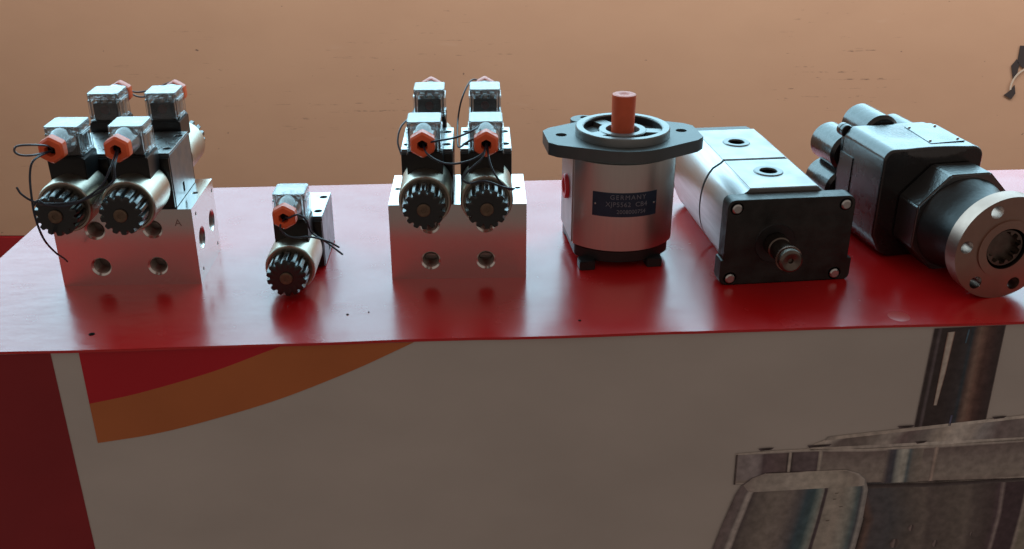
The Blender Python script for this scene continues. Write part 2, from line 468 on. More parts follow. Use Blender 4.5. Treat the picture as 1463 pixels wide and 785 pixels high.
# sheet with slightly uneven front edge
fe = []
x0, x1 = top[0][0], top[1][0]
for i in range(61):
    t = i / 60
    fe.append((x0 + (x1 - x0) * t, -0.002 + 0.0009 * sin(t * 37) * sin(t * 11 + 1) + random.uniform(-0.0002, 0.0002)))
link('table_top', prism(fe + [top[2], top[3]], -0.0022, 0.0, 'z', bev=0.0005, name='table_top', ang=60), M['red_cover'], table)
bot = [tl(-0.442, 0.642), tl(0.815, 0.722), tl(0.815, 1.054), tl(-0.442, 0.971)]
link('table_board', prism(bot, -0.018, -0.0024, 'z', bev=0.001), M['board'], table)
for lx, ly in ((0.05, 0.03), (1.2, 0.03), (0.05, 0.29), (1.2, 0.29)):
    link('leg', box(lx - 0.02, lx + 0.02, ly, ly + 0.04, -0.75, -0.0185, 0.002), M['board'], table)
PT = -0.0026
link('front_poster', box(0.0, 1.27, 0.0, 0.004, -0.735, PT, 0.0002), M['flex'], table)
def printed(name, pts, m, lvl=1):
    bm = bmesh.new()
    add_prism(bm, pts, -0.0004 * lvl, 0.001, 'y')
    return link(name, to_mesh(bm, name), m, table)
printed('printed_band', [(0.0005, -0.734), (0.1129 + 0.003, -0.734), (0.1114, PT - 0.0003), (0.0005, PT - 0.0003)], M['flex_maroon'])
def qspline(pts, n=8):
    P = [Vector(p) for p in pts]; out = []
    for i in range(len(P) - 1):
        p0 = P[i - 1] if i else P[i] * 2 - P[i + 1]; p3 = P[i + 2] if i + 2 < len(P) else P[i + 1] * 2 - P[i]
        for k in range(n):
            t = k / n
            q = 0.5 * (2 * P[i] + (P[i + 1] - p0) * t + (2 * p0 - 5 * P[i] + 4 * P[i + 1] - p3) * t * t + (3 * P[i] - p0 - 3 * P[i + 1] + p3) * t ** 3)
            out.append((q.x, q.y))
    out.append(tuple(P[-1])); return out
inner = qspline([(0.1317, -0.0469), (0.17, -0.0388), (0.2236, -0.0232), (0.2625, -0.0085), (0.278, PT)])
outer = qspline([(0.1319, -0.0821), (0.1749, -0.0757), (0.2184, -0.0650), (0.2727, -0.0482), (0.3269, -0.0262), (0.362, -0.0095), (0.376, PT)])
printed('printed_swoosh', [(0.1316, PT)] + inner, M['flex_crimson'])
bmo = bmesh.new()
# orange band: strip between the two curves
def resample(c, n):
    d = [0]
    for a, b in zip(c, c[1:]): d.append(d[-1] + math.hypot(b[0] - a[0], b[1] - a[1]))
    out = []
    for i in range(n + 1):
        s = d[-1] * i / n; k = 0
        while k < len(d) - 2 and d[k + 1] < s: k += 1
        t = (s - d[k]) / max(1e-9, d[k + 1] - d[k])
        out.append((c[k][0] + (c[k + 1][0] - c[k][0]) * t, c[k][1] + (c[k + 1][1] - c[k][1]) * t))
    return out
A, B = resample(inner, 30), resample(outer, 30)
va = [bmo.verts.new((a[0], -0.0004, a[1])) for a in A]; vb = [bmo.verts.new((b[0], -0.0004, b[1])) for b in B]
for i in range(30): bmo.faces.new((va[i], va[i + 1], vb[i + 1], vb[i]))
link('printed_swoosh', to_mesh(bmo, 'orange_swoosh'), M['flex_orange'], table)

# the printed pump picture: flat ink patches on the poster, stacked by hair-thin layers
ink = bmesh.new(); inkc = []
def patch(lvl, poly_l, poly_r, cols):
    """strip between two polylines (left/right ends paired), cols across from left to right"""
    n = len(cols) - 1
    rows = [[ink.verts.new((a[0] + (b[0] - a[0]) * cols[j][0], -0.0002 - 0.00012 * lvl, a[1] + (b[1] - a[1]) * cols[j][0])) for j in range(n + 1)] for a, b in zip(poly_l, poly_r)]
    for r0, r1 in zip(rows, rows[1:]):
        for j in range(n):
            f = ink.faces.new((r0[j], r0[j + 1], r1[j + 1], r1[j]))
            inkc.append((cols[j][1], cols[j + 1][1], cols[j + 1][1], cols[j][1]))
DK, BR, GY, LT, TE, WT = (0.06, 0.045, 0.045), (0.24, 0.11, 0.08), (0.34, 0.30, 0.28), (0.54, 0.49, 0.45), (0.07, 0.14, 0.17), (0.76, 0.70, 0.64)
PU = (0.15, 0.115, 0.125)
CR = (0.62, 0.55, 0.48)
# shaft: dark with a cream slot and a brown sheen
patch(3, [(0.7736, -0.0045), (0.7730, -0.0955)], [(0.8300, -0.0035), (0.8318, -0.0945)],
      [(0, (0.2, 0.16, 0.16)), (0.015, DK), (0.05, DK), (0.09, (0.17, 0.14, 0.15)), (0.12, DK), (0.19, DK), (0.34, DK), (0.50, (0.07, 0.06, 0.065)), (0.55, (0.05, 0.07, 0.09)), (0.60, (0.15, 0.10, 0.09)), (0.66, (0.30, 0.2, 0.16)), (0.71, (0.26, 0.15, 0.12)), (0.78, (0.13, 0.07, 0.06)), (0.90, (0.08, 0.05, 0.05)), (0.985, DK), (1, (0.25, 0.2, 0.19))])
patch(5, [(0.7845, -0.0080), (0.7848, -0.045), (0.7852, -0.0740)], [(0.7905, -0.0075), (0.7897, -0.045), (0.7880, -0.0740)], [(0, BR), (0.25, CR), (0.8, CR), (1, BR)])
patch(5, [(0.8005, -0.0060), (0.8000, -0.0180)], [(0.8020, -0.0060), (0.8012, -0.0180)], [(0, TE), (0.5, (0.12, 0.2, 0.3)), (1, TE)])
patch(5, [(0.8010, -0.0840), (0.8008, -0.0940)], [(0.8035, -0.0840), (0.8030, -0.0940)], [(0, DK), (0.5, (0.16, 0.18, 0.32)), (1, DK)])
# pilot disc, seen edge on, then the face of the mounting flange
patch(4, [(0.7010, -0.1035), (0.6930, -0.1068), (0.6900, -0.1110)], [(0.8950, -0.0870), (0.8950, -0.0950), (0.8950, -0.1085)],
      [(0, CR), (0.06, LT), (0.10, (0.22, 0.18, 0.17)), (0.20, (0.26, 0.22, 0.20)), (0.30, LT), (0.36, (0.24, 0.18, 0.18)), (0.45, (0.30, 0.27, 0.26)), (0.52, CR), (0.58, WT), (0.64, LT), (0.68, (0.42, 0.40, 0.40)), (0.75, (0.26, 0.21, 0.21)), (0.86, (0.30, 0.26, 0.25)), (1, CR)])
patch(5, [(0.7010, -0.1040), (0.7030, -0.1006)], [(0.8950, -0.0865), (0.8950, -0.0835)], [(0, GY), (0.05, CR), (0.4, (0.55, 0.48, 0.43)), (0.6, WT), (1, CR)])
patch(5, [(0.6870, -0.1108), (0.6905, -0.1130)], [(0.8950, -0.1072), (0.8950, -0.1110)], [(0, CR), (0.3, LT), (0.5, WT), (1, LT)])
fl_t = [(0.6293, -0.1137), (0.6600, -0.1120), (0.69, -0.1115), (0.7383, -0.1135), (0.80, -0.1120), (0.85, -0.1100), (0.8950, -0.1078)]
fl_b = [(0.6310, -0.1440), (0.6600, -0.1460), (0.69, -0.1475), (0.7383, -0.1492), (0.80, -0.1505), (0.85, -0.1500), (0.8950, -0.1485)]
patch(5, fl_t, fl_b, [(0, CR), (0.05, LT), (0.09, (0.24, 0.19, 0.18)), (0.35, (0.33, 0.28, 0.26)), (0.80, (0.40, 0.35, 0.31)), (0.93, (0.36, 0.3, 0.27)), (0.965, CR), (1, GY)])
def inset(x0, x1, z0, z1, cols, sh=0.0006):
    patch(6, [(x0, z0), (x0 + sh, z1)], [(x1, z0), (x1 + sh, z1)], cols)
inset(0.6296, 0.6312, -0.1145, -0.1440, [(0, DK), (1, (0.2, 0.16, 0.15))])
inset(0.6312, 0.6525, -0.1150, -0.1400, [(0, (0.36, 0.31, 0.31)), (0.8, (0.40, 0.35, 0.36)), (1, PU)])
inset(0.6525, 0.6728, -0.1148, -0.1400, [(0, PU), (0.15, (0.19, 0.14, 0.15)), (0.9, (0.2, 0.15, 0.15)), (1, DK)])
inset(0.6728, 0.6755, -0.1140, -0.1400, [(0, GY), (0.5, CR), (1, GY)])
inset(0.6755, 0.6975, -0.1143, -0.1400, [(0, DK), (0.1, (0.17, 0.13, 0.14)), (0.85, (0.20, 0.16, 0.17)), (1, PU)])
inset(0.6975, 0.7010, -0.1137, -0.1475, [(0, GY), (0.5, CR), (1, GY)])
inset(0.7540, 0.7850, -0.1150, -0.1482, [(0, (0.33, 0.28, 0.26)), (0.12, (0.12, 0.11, 0.13)), (0.24, (0.10, 0.11, 0.14)), (0.34, (0.40, 0.42, 0.40)), (0.46, (0.60, 0.60, 0.54)), (0.56, (0.52, 0.52, 0.47)), (0.64, (0.16, 0.21, 0.23)), (0.74, (0.26, 0.24, 0.22)), (1, (0.36, 0.31, 0.27))], 0.0004)
inset(0.7935, 0.7975, -0.1140, -0.1480, [(0, (0.33, 0.27, 0.25)), (0.5, (0.58, 0.46, 0.40)), (1, (0.33, 0.28, 0.25))])
for xx, zz, ww in ((0.6470, -0.1093, 0.013), (0.7590, -0.0925, 0.014), (0.8360, -0.0868, 0.012), (0.6870, -0.1080, 0.020), (0.7760, -0.1080, 0.010)):
    patch(8, [(xx, zz), (xx + 0.002, zz - 0.0022)], [(xx + ww, zz + 0.0006), (xx + ww - 0.002, zz - 0.0014)], [(0, PU), (0.3, DK), (0.8, DK), (1, PU)])
# dark ribbed casing behind, with studs and a seam
patch(5, [(0.7300, -0.1470), (0.7450, -0.185), (0.7400, -0.245), (0.7350, -0.34), (0.73, -0.45)], [(0.8950, -0.1484), (0.8950, -0.185), (0.8950, -0.245), (0.8950, -0.34), (0.8950, -0.45)],
      [(0, DK), (0.03, (0.2, 0.13, 0.11)), (0.07, (0.13, 0.12, 0.13)), (0.16, (0.12, 0.12, 0.13)), (0.30, (0.18, 0.155, 0.14)), (0.36, (0.24, 0.2, 0.18)), (0.39, (0.17, 0.14, 0.13)), (0.55, (0.20, 0.17, 0.15)), (0.60, (0.24, 0.2, 0.18)), (0.64, (0.17, 0.14, 0.13)), (0.74, (0.12, 0.09, 0.09)), (0.765, (0.13, 0.09, 0.10)), (0.785, (0.38, 0.31, 0.30)), (0.80, (0.10, 0.065, 0.075)), (0.90, (0.09, 0.06, 0.07)), (0.915, (0.45, 0.39, 0.35)), (0.935, (0.30, 0.27, 0.22)), (1, (0.33, 0.29, 0.24))])
patch(6, [(0.7000, -0.1472), (0.7383, -0.1488), (0.80, -0.1502), (0.8950, -0.1482)], [(0.7000, -0.1500), (0.7383, -0.1530), (0.80, -0.1540), (0.8950, -0.1512)], [(0, DK), (0.6, (0.10, 0.08, 0.08)), (1, (0.16, 0.14, 0.13))])
for xx, zz, rr in ((0.7880, -0.196, 0.0032), (0.7760, -0.212, 0.0045), (0.8120, -0.214, 0.0035), (0.8420, -0.205, 0.0020)):
    patch(7, [(xx - rr * 0.6, zz + rr), (xx - rr, zz), (xx - rr * 0.6, zz - rr)], [(xx + rr * 0.6, zz + rr), (xx + rr, zz), (xx + rr * 0.6, zz - rr)], [(0, (0.12, 0.09, 0.09)), (0.4, (0.34, 0.27, 0.26)), (0.6, (0.09, 0.07, 0.07)), (1, (0.22, 0.17, 0.16))])
# big rounded body in front
BL_ = [(0.6560, -0.1335), (0.6450, -0.1375), (0.6375, -0.1440), (0.6325, -0.1540), (0.6240, -0.185), (0.6100, -0.245), (0.5900, -0.34), (0.5700, -0.45)]
BR_ = [(0.7230, -0.1335), (0.7340, -0.1370), (0.7405, -0.1430), (0.7440, -0.1540), (0.7440, -0.185), (0.7400, -0.245), (0.7350, -0.34), (0.7300, -0.45)]
patch(9, BL_, BR_,
      [(0, (0.20, 0.16, 0.16)), (0.03, (0.26, 0.21, 0.21)), (0.075, (0.24, 0.2, 0.2)), (0.095, (0.55, 0.5, 0.47)), (0.115, (0.58, 0.52, 0.49)), (0.135, (0.13, 0.11, 0.11)), (0.17, (0.20, 0.175, 0.16)), (0.30, (0.30, 0.265, 0.235)), (0.42, (0.30, 0.26, 0.24)), (0.50, (0.17, 0.16, 0.17)), (0.55, (0.08, 0.13, 0.16)), (0.60, (0.09, 0.15, 0.17)), (0.64, (0.30, 0.36, 0.34)), (0.665, (0.38, 0.38, 0.35)), (0.675, (0.10, 0.08, 0.09)), (0.69, (0.12, 0.09, 0.10)), (0.70, (0.45, 0.41, 0.36)), (0.80, (0.50, 0.45, 0.39)), (0.88, (0.42, 0.42, 0.38)), (0.93, (0.16, 0.22, 0.23)), (0.955, (0.12, 0.13, 0.15)), (0.975, (0.46, 0.44, 0.42)), (1, (0.38, 0.35, 0.34))])
patch(10, [(0.6560, -0.1333), (0.6450, -0.1380), (0.6385, -0.1450), (0.6420, -0.1500), (0.6450, -0.1520)], [(0.7230, -0.1333), (0.7335, -0.1375), (0.7395, -0.1430), (0.7400, -0.1490), (0.7380, -0.1500)],
      [(0, (0.42, 0.36, 0.33)), (0.1, (0.46, 0.41, 0.37)), (0.35, (0.55, 0.50, 0.45)), (0.6, (0.58, 0.53, 0.46)), (0.85, (0.50, 0.45, 0.39)), (0.95, (0.42, 0.37, 0.33)), (1, (0.6, 0.55, 0.5))])
patch(11, [(0.6560, -0.1331), (0.6560, -0.1337)], [(0.7230, -0.1331), (0.7230, -0.1337)], [(0, DK), (0.4, (0.2, 0.15, 0.14)), (0.5, CR), (1, CR)])
for xx, zz in ((0.7160, -0.1560), (0.7150, -0.1620), (0.7215, -0.1700), (0.7120, -0.1840)):
    patch(11, [(xx, zz), (xx + 0.0008, zz - 0.0009)], [(xx + 0.0036, zz + 0.0002), (xx + 0.003, zz - 0.0007)], [(0, (0.2, 0.18, 0.15)), (1, (0.25, 0.21, 0.18))])
lay = ink.loops.layers.color.new('ink')
for f, cs in zip(ink.faces, inkc):
    for lo, c in zip(f.loops, cs): lo[lay] = (*[x ** (1 / 2.2) for x in c], 1)
me = bpy.data.meshes.new('pump_picture'); ink.to_mesh(me); ink.free()
link('printed_pump_picture', me, M['print'], table)
# small chips and specks stuck on the sheet
for x, y, r in ((-0.315, 0.668, 0.0022), (0.052, 0.69, 0.0011), (-0.128, 0.700, 0.0010), (-0.112, 0.704, 0.0006), (-0.121, 0.975, 0.0012)):
    a, b = tl(x, y)
    link('speck', lathe([(0, 0.0009), (r, 0.0004), (r * 1.1, 0.00005)], 'z', (a, b, 0), 7), M['dark_hole'], table)
a, b = tl(0.300, 0.697)
link('wax_spot', lathe([(0, 0.0004), (0.006, 0.0004), (0.0085, 0.0001)], 'z', (a, b, 0), 18), M['wax'], table)

# ------------------------------------------------------------------ valve parts (shared meshes)
def gear_pts(n, ro, ri, duty=0.5):
    out = []
    for i in range(n):
        a0 = 2 * pi * i / n
        s = 2 * pi / n
        for t, r in ((0.0, ri), (0.10, ri), (0.24, (ro + ri) / 2 + (ro - ri) * 0.35), (0.34, ro), (0.66, ro), (0.76, (ro + ri) / 2 + (ro - ri) * 0.35), (0.90, ri)):
            out.append((r * cos(a0 + s * t), r * sin(a0 + s * t)))
    return out

VC = 0.0205           # coil axis height over the valve's foot
BF, BB = 0.004, 0.0625  # body front and back
CY = (BF + BB) / 2
ME = {}
# body: steel block with spool end faces and recessed bolt holes
bodyc = [cyl(0.0030, 0.030, 0.05, 'z', (sx * 0.0155, yy, 0), 20, 0) for sx in (-1, 1) for yy in (0.0165, 0.0500)]
bodyc.append(box(-0.009, 0.009, 0.026, 0.041, 0.0432, 0.05, 0))
ME['body'] = cut(box(-0.0205, 0.0205, BF, BB, 0.0004, 0.0440, 0), bodyc, 0.0006)
ME['cover'] = cut(box(-0.0203, 0.0203, BF + 0.0003, BB - 0.0003, 0.0444, 0.0456, 0),
                  [cyl(0.0034, 0.04, 0.05, 'z', (sx * 0.0155, yy, 0), 20, 0) for sx in (-1, 1) for yy in (0.0165, 0.0500)], 0.0003)
ME['body_screw'] = cut(cyl(0.0028, 0.032, 0.0405, 'z', (0, 0, 0), 20, 0.0004), [prism([(0.0013 * cos(radians(60 * i)), 0.0013 * sin(radians(60 * i))) for i in range(6)], 0.037, 0.042, 'z', 0)])
ME['end_plate'] = box(-0.0200, 0.0200, BF - 0.0032, BF - 0.0002, 0.0012, 0.0425, 0.0006)
ME['slot'] = box(-0.0022, 0.0022, 0, 0.0004, -0.004, 0.004, 0.0001)
R = 0.0202
ME['coil'] = lathe([(0.010, -0.0445), (0.0172, -0.0452), (0.0178, -0.0464), (0.0192, -0.0464), (R - 0.0004, -0.0456), (R, -0.0440),
                    (R, -0.006), (0.0196, -0.0030), (0.0170, -0.0012), (0.010, 0.0006)], 'y', (0, 0, VC), 64)
gp = gear_pts(14, 0.0164, 0.0137)
bm = bmesh.new()
def gear_ring(h, s): return [bm.verts.new((p[0] * s, h, p[1] * s + VC)) for p in gp]
g = [gear_ring(-0.0440, 0.97), gear_ring(-0.0458, 1.0), gear_ring(-0.0610, 1.0), gear_ring(-0.0640, 0.95)]
rr = [bm.verts.new((0.0118 * cos(2 * pi * i / len(gp)), -0.0646, 0.0118 * sin(2 * pi * i / len(gp)) + VC)) for i in range(len(gp))]
r2 = [bm.verts.new((0.0060 * cos(2 * pi * i / len(gp)), -0.0640, 0.0060 * sin(2 * pi * i / len(gp)) + VC)) for i in range(len(gp))]
chain = g + [rr, r2]
for A_, B_ in zip(chain, chain[1:]):
    for i in range(len(gp)):
        j = (i + 1) % len(gp); bm.faces.new((A_[i], A_[j], B_[j], B_[i]))
bm.faces.new(chain[0]); bm.faces.new(chain[-1])
ME['nut'] = to_mesh(bm, 'lock_nut', 30)
ME['core'] = lathe([(0, -0.0655), (0.0016, -0.0655), (0.0018, -0.0660), (0.0044, -0.0660), (0.0050, -0.0654), (0.0050, -0.0635), (0, -0.0635)], 'y', (0, 0, VC), 28)
# connector sits above the coil; its middle is at local y = PY
PY = -0.0135
ME['base'] = (lambda bm: (add_prism(bm, [(-0.0135, 0.0330), (0.0135, 0.0330), (0.0138, 0.0510), (0.0128, 0.0530), (-0.0128, 0.0530), (-0.0138, 0.0510)], PY - 0.0145, PY + 0.0135, 'y'),
                          bmesh.ops.recalc_face_normals(bm, faces=bm.faces), bevel_bm(bm, 0.0006), to_mesh(bm, 'base'))[-1])(bmesh.new())
HZ0, HZ1 = 0.0538, 0.0765
hx, hy = 0.0122, 0.0125
outer_h = prism(rrect(-hx, hx, PY - hy, PY + hy, 0.0022, 4), HZ0, HZ1, 'z', 0.0012, 3)
inner_h = prism(rrect(-hx + 0.0013, hx - 0.0013, PY - hy + 0.0013, PY + hy - 0.0013, 0.0014, 3), HZ0 - 0.002, HZ1 - 0.0016, 'z', 0)
ME['housing'] = cut(outer_h, [inner_h])
# lid rim and side ribs, in the same clear plastic
bm = bmesh.new()
for pts, a, b in ((rrect(-hx - 0.0007, hx + 0.0007, PY - hy - 0.0007, PY + hy + 0.0007, 0.0028, 4), HZ1 - 0.0046, HZ1 + 0.0004),):
    add_prism(bm, pts, a, b, 'z')
bmesh.ops.recalc_face_normals(bm, faces=bm.faces)
lid = to_mesh(bm, 'lid')
ME['lid'] = cut(lid, [prism(rrect(-hx + 0.0002, hx - 0.0002, PY - hy + 0.0002, PY + hy - 0.0002, 0.002, 4), HZ1 - 0.006, HZ1 - 0.0006, 'z', 0)], 0.0008)
for sx, key in ((-1, 'ribs_l'), (1, 'ribs_r')):
    bm = bmesh.new()
    xa, xb = sorted((sx * (hx + 0.0002), sx * (hx + 0.0014)))
    for ya, yb, za, zb in ((PY - 0.010, PY - 0.0086, HZ0 + 0.001, HZ1 - 0.006), (PY + 0.0086, PY + 0.010, HZ0 + 0.001, HZ1 - 0.006), (PY - 0.0085, PY + 0.0085, HZ0 + 0.001, HZ0 + 0.0024), (PY - 0.0085, PY + 0.0085, HZ1 - 0.0074, HZ1 - 0.006), (PY - 0.001, PY + 0.001, HZ0 + 0.0026, HZ1 - 0.0076)):
        add_box(bm, xa, xb, ya, yb, za, zb)
    ME[key] = to_mesh(bm, 'side_frame')
ME['foot_gasket'] = prism(rrect(-0.0134, 0.0134, PY - 0.0138, PY + 0.0132, 0.002, 3), 0.0531, 0.0537, 'z', 0.0002)
ME['terminal'] = prism(rrect(-0.0100, 0.0100, PY - 0.0085, PY + 0.0098, 0.001, 3), 0.0538, 0.0680, 'z', 0.0006)
ME['spot'] = cyl(0.0036, PY + 0.0100, PY + 0.0107, 'y', (0, 0, 0.0625), 20, 0.0002)
bm = bmesh.new()
for k in range(3):
    add_lathe(bm, [(0, 0.0722), (0.0019, 0.0722), (0.0021, 0.0716), (0.0021, 0.0682), (0, 0.0682)], 'z', (-0.006 + 0.006 * k, PY + (0.004 if k != 1 else 0.007), 0), 12)
    add_box(bm, -0.0076 + 0.006 * k, -0.0044 + 0.006 * k, PY - 0.006, PY - 0.002, 0.0684, 0.0712)
ME['terminals'] = to_mesh(bm, 'terminals')
# clear gland neck, rising to the lid, and the hexagonal red nut
NZ = 0.0662
bm = bmesh.new()
add_lathe(bm, [(0.0050, PY - hy + 0.0012), (0.0104, PY - hy + 0.0010), (0.0102, PY - hy - 0.007), (0.0088, PY - hy - 0.0125), (0.0080, PY - hy - 0.0190), (0.0060, PY - hy - 0.0190), (0.0060, PY - hy + 0.0006)], 'y', (0, 0, NZ), 36, closed=True)
ME['neck'] = to_mesh(bm, 'neck')
hexp = []
for i in range(6):
    a = radians(60 * i + 30)
    for da, r in ((-9, 0.0098), (0, 0.0102), (9, 0.0098)):
        hexp.append((r * cos(a + radians(da)), r * sin(a + radians(da)) + NZ))
bm = bmesh.new()
def hring(h, s): return [bm.verts.new((p[0] * s, h, (p[1] - NZ) * s + NZ)) for p in hexp]
y0 = PY - hy - 0.0150
hc = [hring(y0, 0.90), hring(y0 - 0.002, 1.0), hring(y0 - 0.0085, 0.97), hring(y0 - 0.0105, 0.82), hring(y0 - 0.0108, 0.42), hring(y0 - 0.0050, 0.36)]
for A_, B_ in zip(hc, hc[1:]):
    for i in range(len(hexp)):
        j = (i + 1) % len(hexp); bm.faces.new((A_[i], A_[j], B_[j], B_[i]))
bm.faces.new(hc[0]); bm.faces.new(hc[-1])
ME['gland'] = to_mesh(bm, 'gland_nut', 32)
ME['gland_hole'] = cyl(0.0034, y0 - 0.0056, y0 - 0.0050, 'y', (0, 0, NZ), 16, 0)

def side(root, px, pz, flip, body):
    """one solenoid with its plug; flip = facing the rear"""
    rot = (0, 0, pi if flip else 0)
    loc = (px, 2 * CY if flip else 0, pz)
    kw = dict(loc=loc, rot=rot)
    def at(n, key, m, par, first=False):
        return link(n, ME[key], M[m], par, **(kw if par is root else {}))
    at('end_plate', 'end_plate', 'black_plastic', root)
    coil = at('solenoid_coil', 'coil', 'nickel', root)
    at('lock_nut', 'nut', 'knob_black', coil)
    at('core_button', 'core', 'core_button', coil)
    base = at('connector_base', 'base', 'black_plastic', root)
    at('gasket', 'foot_gasket', 'black_plastic', base)
    h = at('connector_housing', 'housing', 'clear', root)
    at('lid', 'lid', 'clear_lid', h)
    at('side_frame', 'ribs_l', 'clear', h)
    at('side_frame', 'ribs_r', 'clear', h)
    at('gland_neck', 'neck', 'clear_lid', h)
    t = at('terminal_block', 'terminal', 'black_plastic', h)
    at('terminal_screws', 'terminals', 'screw', h)
    at('gland_glimpse', 'spot', 'gland_glimpse_red', h)  # added red disc in place of the gland showing through the clear housing
    g_ = at('gland_nut', 'gland', 'red_plastic', root)
    at('gland_hole', 'gland_hole', 'dark_hole', g_)

def valve(root, px, py, pz, double=True):
    b = link('valve_body', ME['body'], M['valve_steel'], root, (px, py, pz))
    link('top_plate', ME['cover'], M['valve_plate'], b)
    for sx in (-1, 1):
        for yy in (0.0165, 0.0500): link('screw', ME['body_screw'], M['screw'], b, (sx * 0.0155, yy, 0))
    link('pin_slot', ME['slot'], M['dark_hole'], b, (0.0206, 0.030, 0.0085), (0, 0, pi / 2))
    side(root, px, pz, False, b) if py == 0 else None
    if double: side(root, px, pz, True, b)

# manifold block with threaded bores
BW, BD, BH = 0.056, 0.0717, 0.0663
def bore(axis, p, r, depth, cham=0.0012):
    """cutter: chamfered blind hole starting outside the face"""
    d = depth
    if axis == 'y': prof = [(0, -0.003), (r + cham, -0.003), (r + cham, 0.0003), (r, cham), (r, d), (0, d + r * 0.4)]
    elif axis == 'x': prof = [(0, 0.003), (r + cham, 0.003), (r + cham, -0.0003), (r, -cham), (r, -d), (0, -d - r * 0.4)]
    else: prof = [(0, 0.003), (r + cham, 0.003), (r + cham, -0.0003), (r, -cham), (r, -d), (0, -d - r * 0.4)]
    bm = bmesh.new(); add_lathe(bm, prof, axis, p, 32); return to_mesh(bm, 'bore')
FP = [(-0.0232, 0.0168), (0.0225, 0.0168), (0.0228, 0.0495), (-0.0230, 0.0490)]
cutters = [bore('y', (a, 0, b), 0.0064, 0.016, 0.0018) for a, b in FP]
cutters += [bore('x', (BW, a, b), 0.0084, 0.014) for a, b in ((0.0195, 0.0335), (0.0545, 0.0345))]
cutters += [bore('x', (BW, a, b), 0.0016, 0.008, 0.0003) for a, b in ((0.0110, 0.0580), (0.0660, 0.0575), (0.0118, 0.0085), (0.0640, 0.0090))]
cutters += [bore('z', (a, b, BH), 0.0024, 0.010, 0.0004) for a, b in ((0.0500, 0.0375), (-0.0508, 0.0375))]
ME['block'] = cut(box(-BW, BW, 0, BD, 0, BH, 0), cutters, 0.0007)
# threaded sleeves inside the bores
def sleeve(axis, r, d, sgn):
    prof = [(r + 0.0011, -0.0003 if axis == 'y' else 0.0003)]
    prof = []
    turns = 9
    for i in range(turns * 2 + 1):
        h = 0.0014 + (d - 0.002) * i / (turns * 2)
        prof.append((r - 0.0002 - (0.0005 if i % 2 else 0), h * sgn))
    prof.append((0, (d - 0.0004) * sgn))
    return lathe(prof, axis, (0, 0, 0), 28, ang=20)
ME['thread_y'] = sleeve('y', 0.0066, 0.0155, 1)
ME['thread_x'] = sleeve('x', 0.0084, 0.0135, -1)
tA = text_mesh('A', 0.0085, depth=0.00008)
M['engrave'] = mat('engraved_mark', (0.32, 0.28, 0.26), 0.5, 1.0)

def manifold(label, loc, yaw, lettered=False):
    t = thing('valve_manifold', label, 'hydraulic valve', loc, yaw, 'twin solenoid valve manifolds on the red table')
    b = link('manifold_block', ME['block'], M['alu'], t)
    for a, c in FP: link('threaded_port', ME['thread_y'], M['hole'], b, (a, 0, c))
    for a, c in ((0.0195, 0.0335), (0.0545, 0.0345)): link('threaded_port', ME['thread_x'], M['hole'], b, (BW, a, c))
    if lettered: link('engraved_letter', tA, M['engrave'], b, (0.0440, -0.00005, 0.0545), (pi / 2, 0, 0))
    for sx in (-0.0235, 0.0235): valve(t, sx, 0, BH, True)
    return t

def wires(root, items, par=None):
    for pts, r, m in items:
        link('wire', tube(pts, r), M[m], root)

m1 = manifold('leftmost silver manifold block with two solenoid valves, its drilled right side showing', (-0.3127, 0.7533, 0), 0.0377, True)
m3 = manifold('silver manifold block with two solenoid valves seen frontally, beside the upright red capped pump', (-0.0441, 0.7659, 0), 0.0313)
G = BH + NZ   # gland height over the table on the manifolds
gy = y0 - 0.008
WR = 0.00078
wires(m1, [
    ([(-0.0235, gy + 0.003, G), (-0.0238, gy - 0.005, 0.1375), (-0.0297, -0.066, 0.142), (-0.0375, -0.070, 0.1425), (-0.0392, -0.072, 0.1395), (-0.0360, -0.071, 0.1362), (-0.0290, -0.066, 0.1345), (-0.0240, gy + 0.002, G - 0.001)], WR, 'wire_grey'),
    ([(-0.0240, gy + 0.003, G - 0.001), (-0.0275, -0.070, 0.1325), (-0.0300, -0.076, 0.1240), (-0.0296, -0.082, 0.1083), (-0.0300, -0.082, 0.0924), (-0.0300, -0.076, 0.074), (-0.0320, -0.058, 0.0558), (-0.0370, -0.034, 0.040), (-0.0410, -0.020, 0.031)], WR, 'wire'),
    ([(0.0240, gy + 0.003, G), (0.0262, -0.067, 0.1250), (0.0240, -0.070, 0.1150), (0.0056, -0.076, 0.1045), (-0.0124, -0.081, 0.1032), (-0.0267, -0.083, 0.1052), (-0.0353, -0.083, 0.111), (-0.0385, -0.082, 0.1163)], WR, 'wire'),
    ([(0.0230, gy + 0.003, G), (0.0222, -0.066, 0.1231), (0.0150, -0.072, 0.1115), (-0.0035, -0.079, 0.1015), (-0.0190, -0.083, 0.1030), (-0.0250, -0.083, 0.1065), (-0.0292, -0.083, 0.1025)], WR, 'wire'),
    ([(-0.0235, 0.119, 0.135), (-0.0215, 0.127, 0.131), (-0.0120, 0.121, 0.130), (0.0040, 0.118, 0.1335), (0.0180, 0.121, 0.1385), (0.0235, 0.119, 0.1355)], WR, 'wire_grey'),
    ([(-0.0235, 0.119, 0.133), (-0.0200, 0.128, 0.127), (-0.0100, 0.122, 0.1255), (0.0060, 0.119, 0.1290), (0.0190, 0.122, 0.1345), (0.0235, 0.119, 0.1340)], WR, 'wire_grey')])
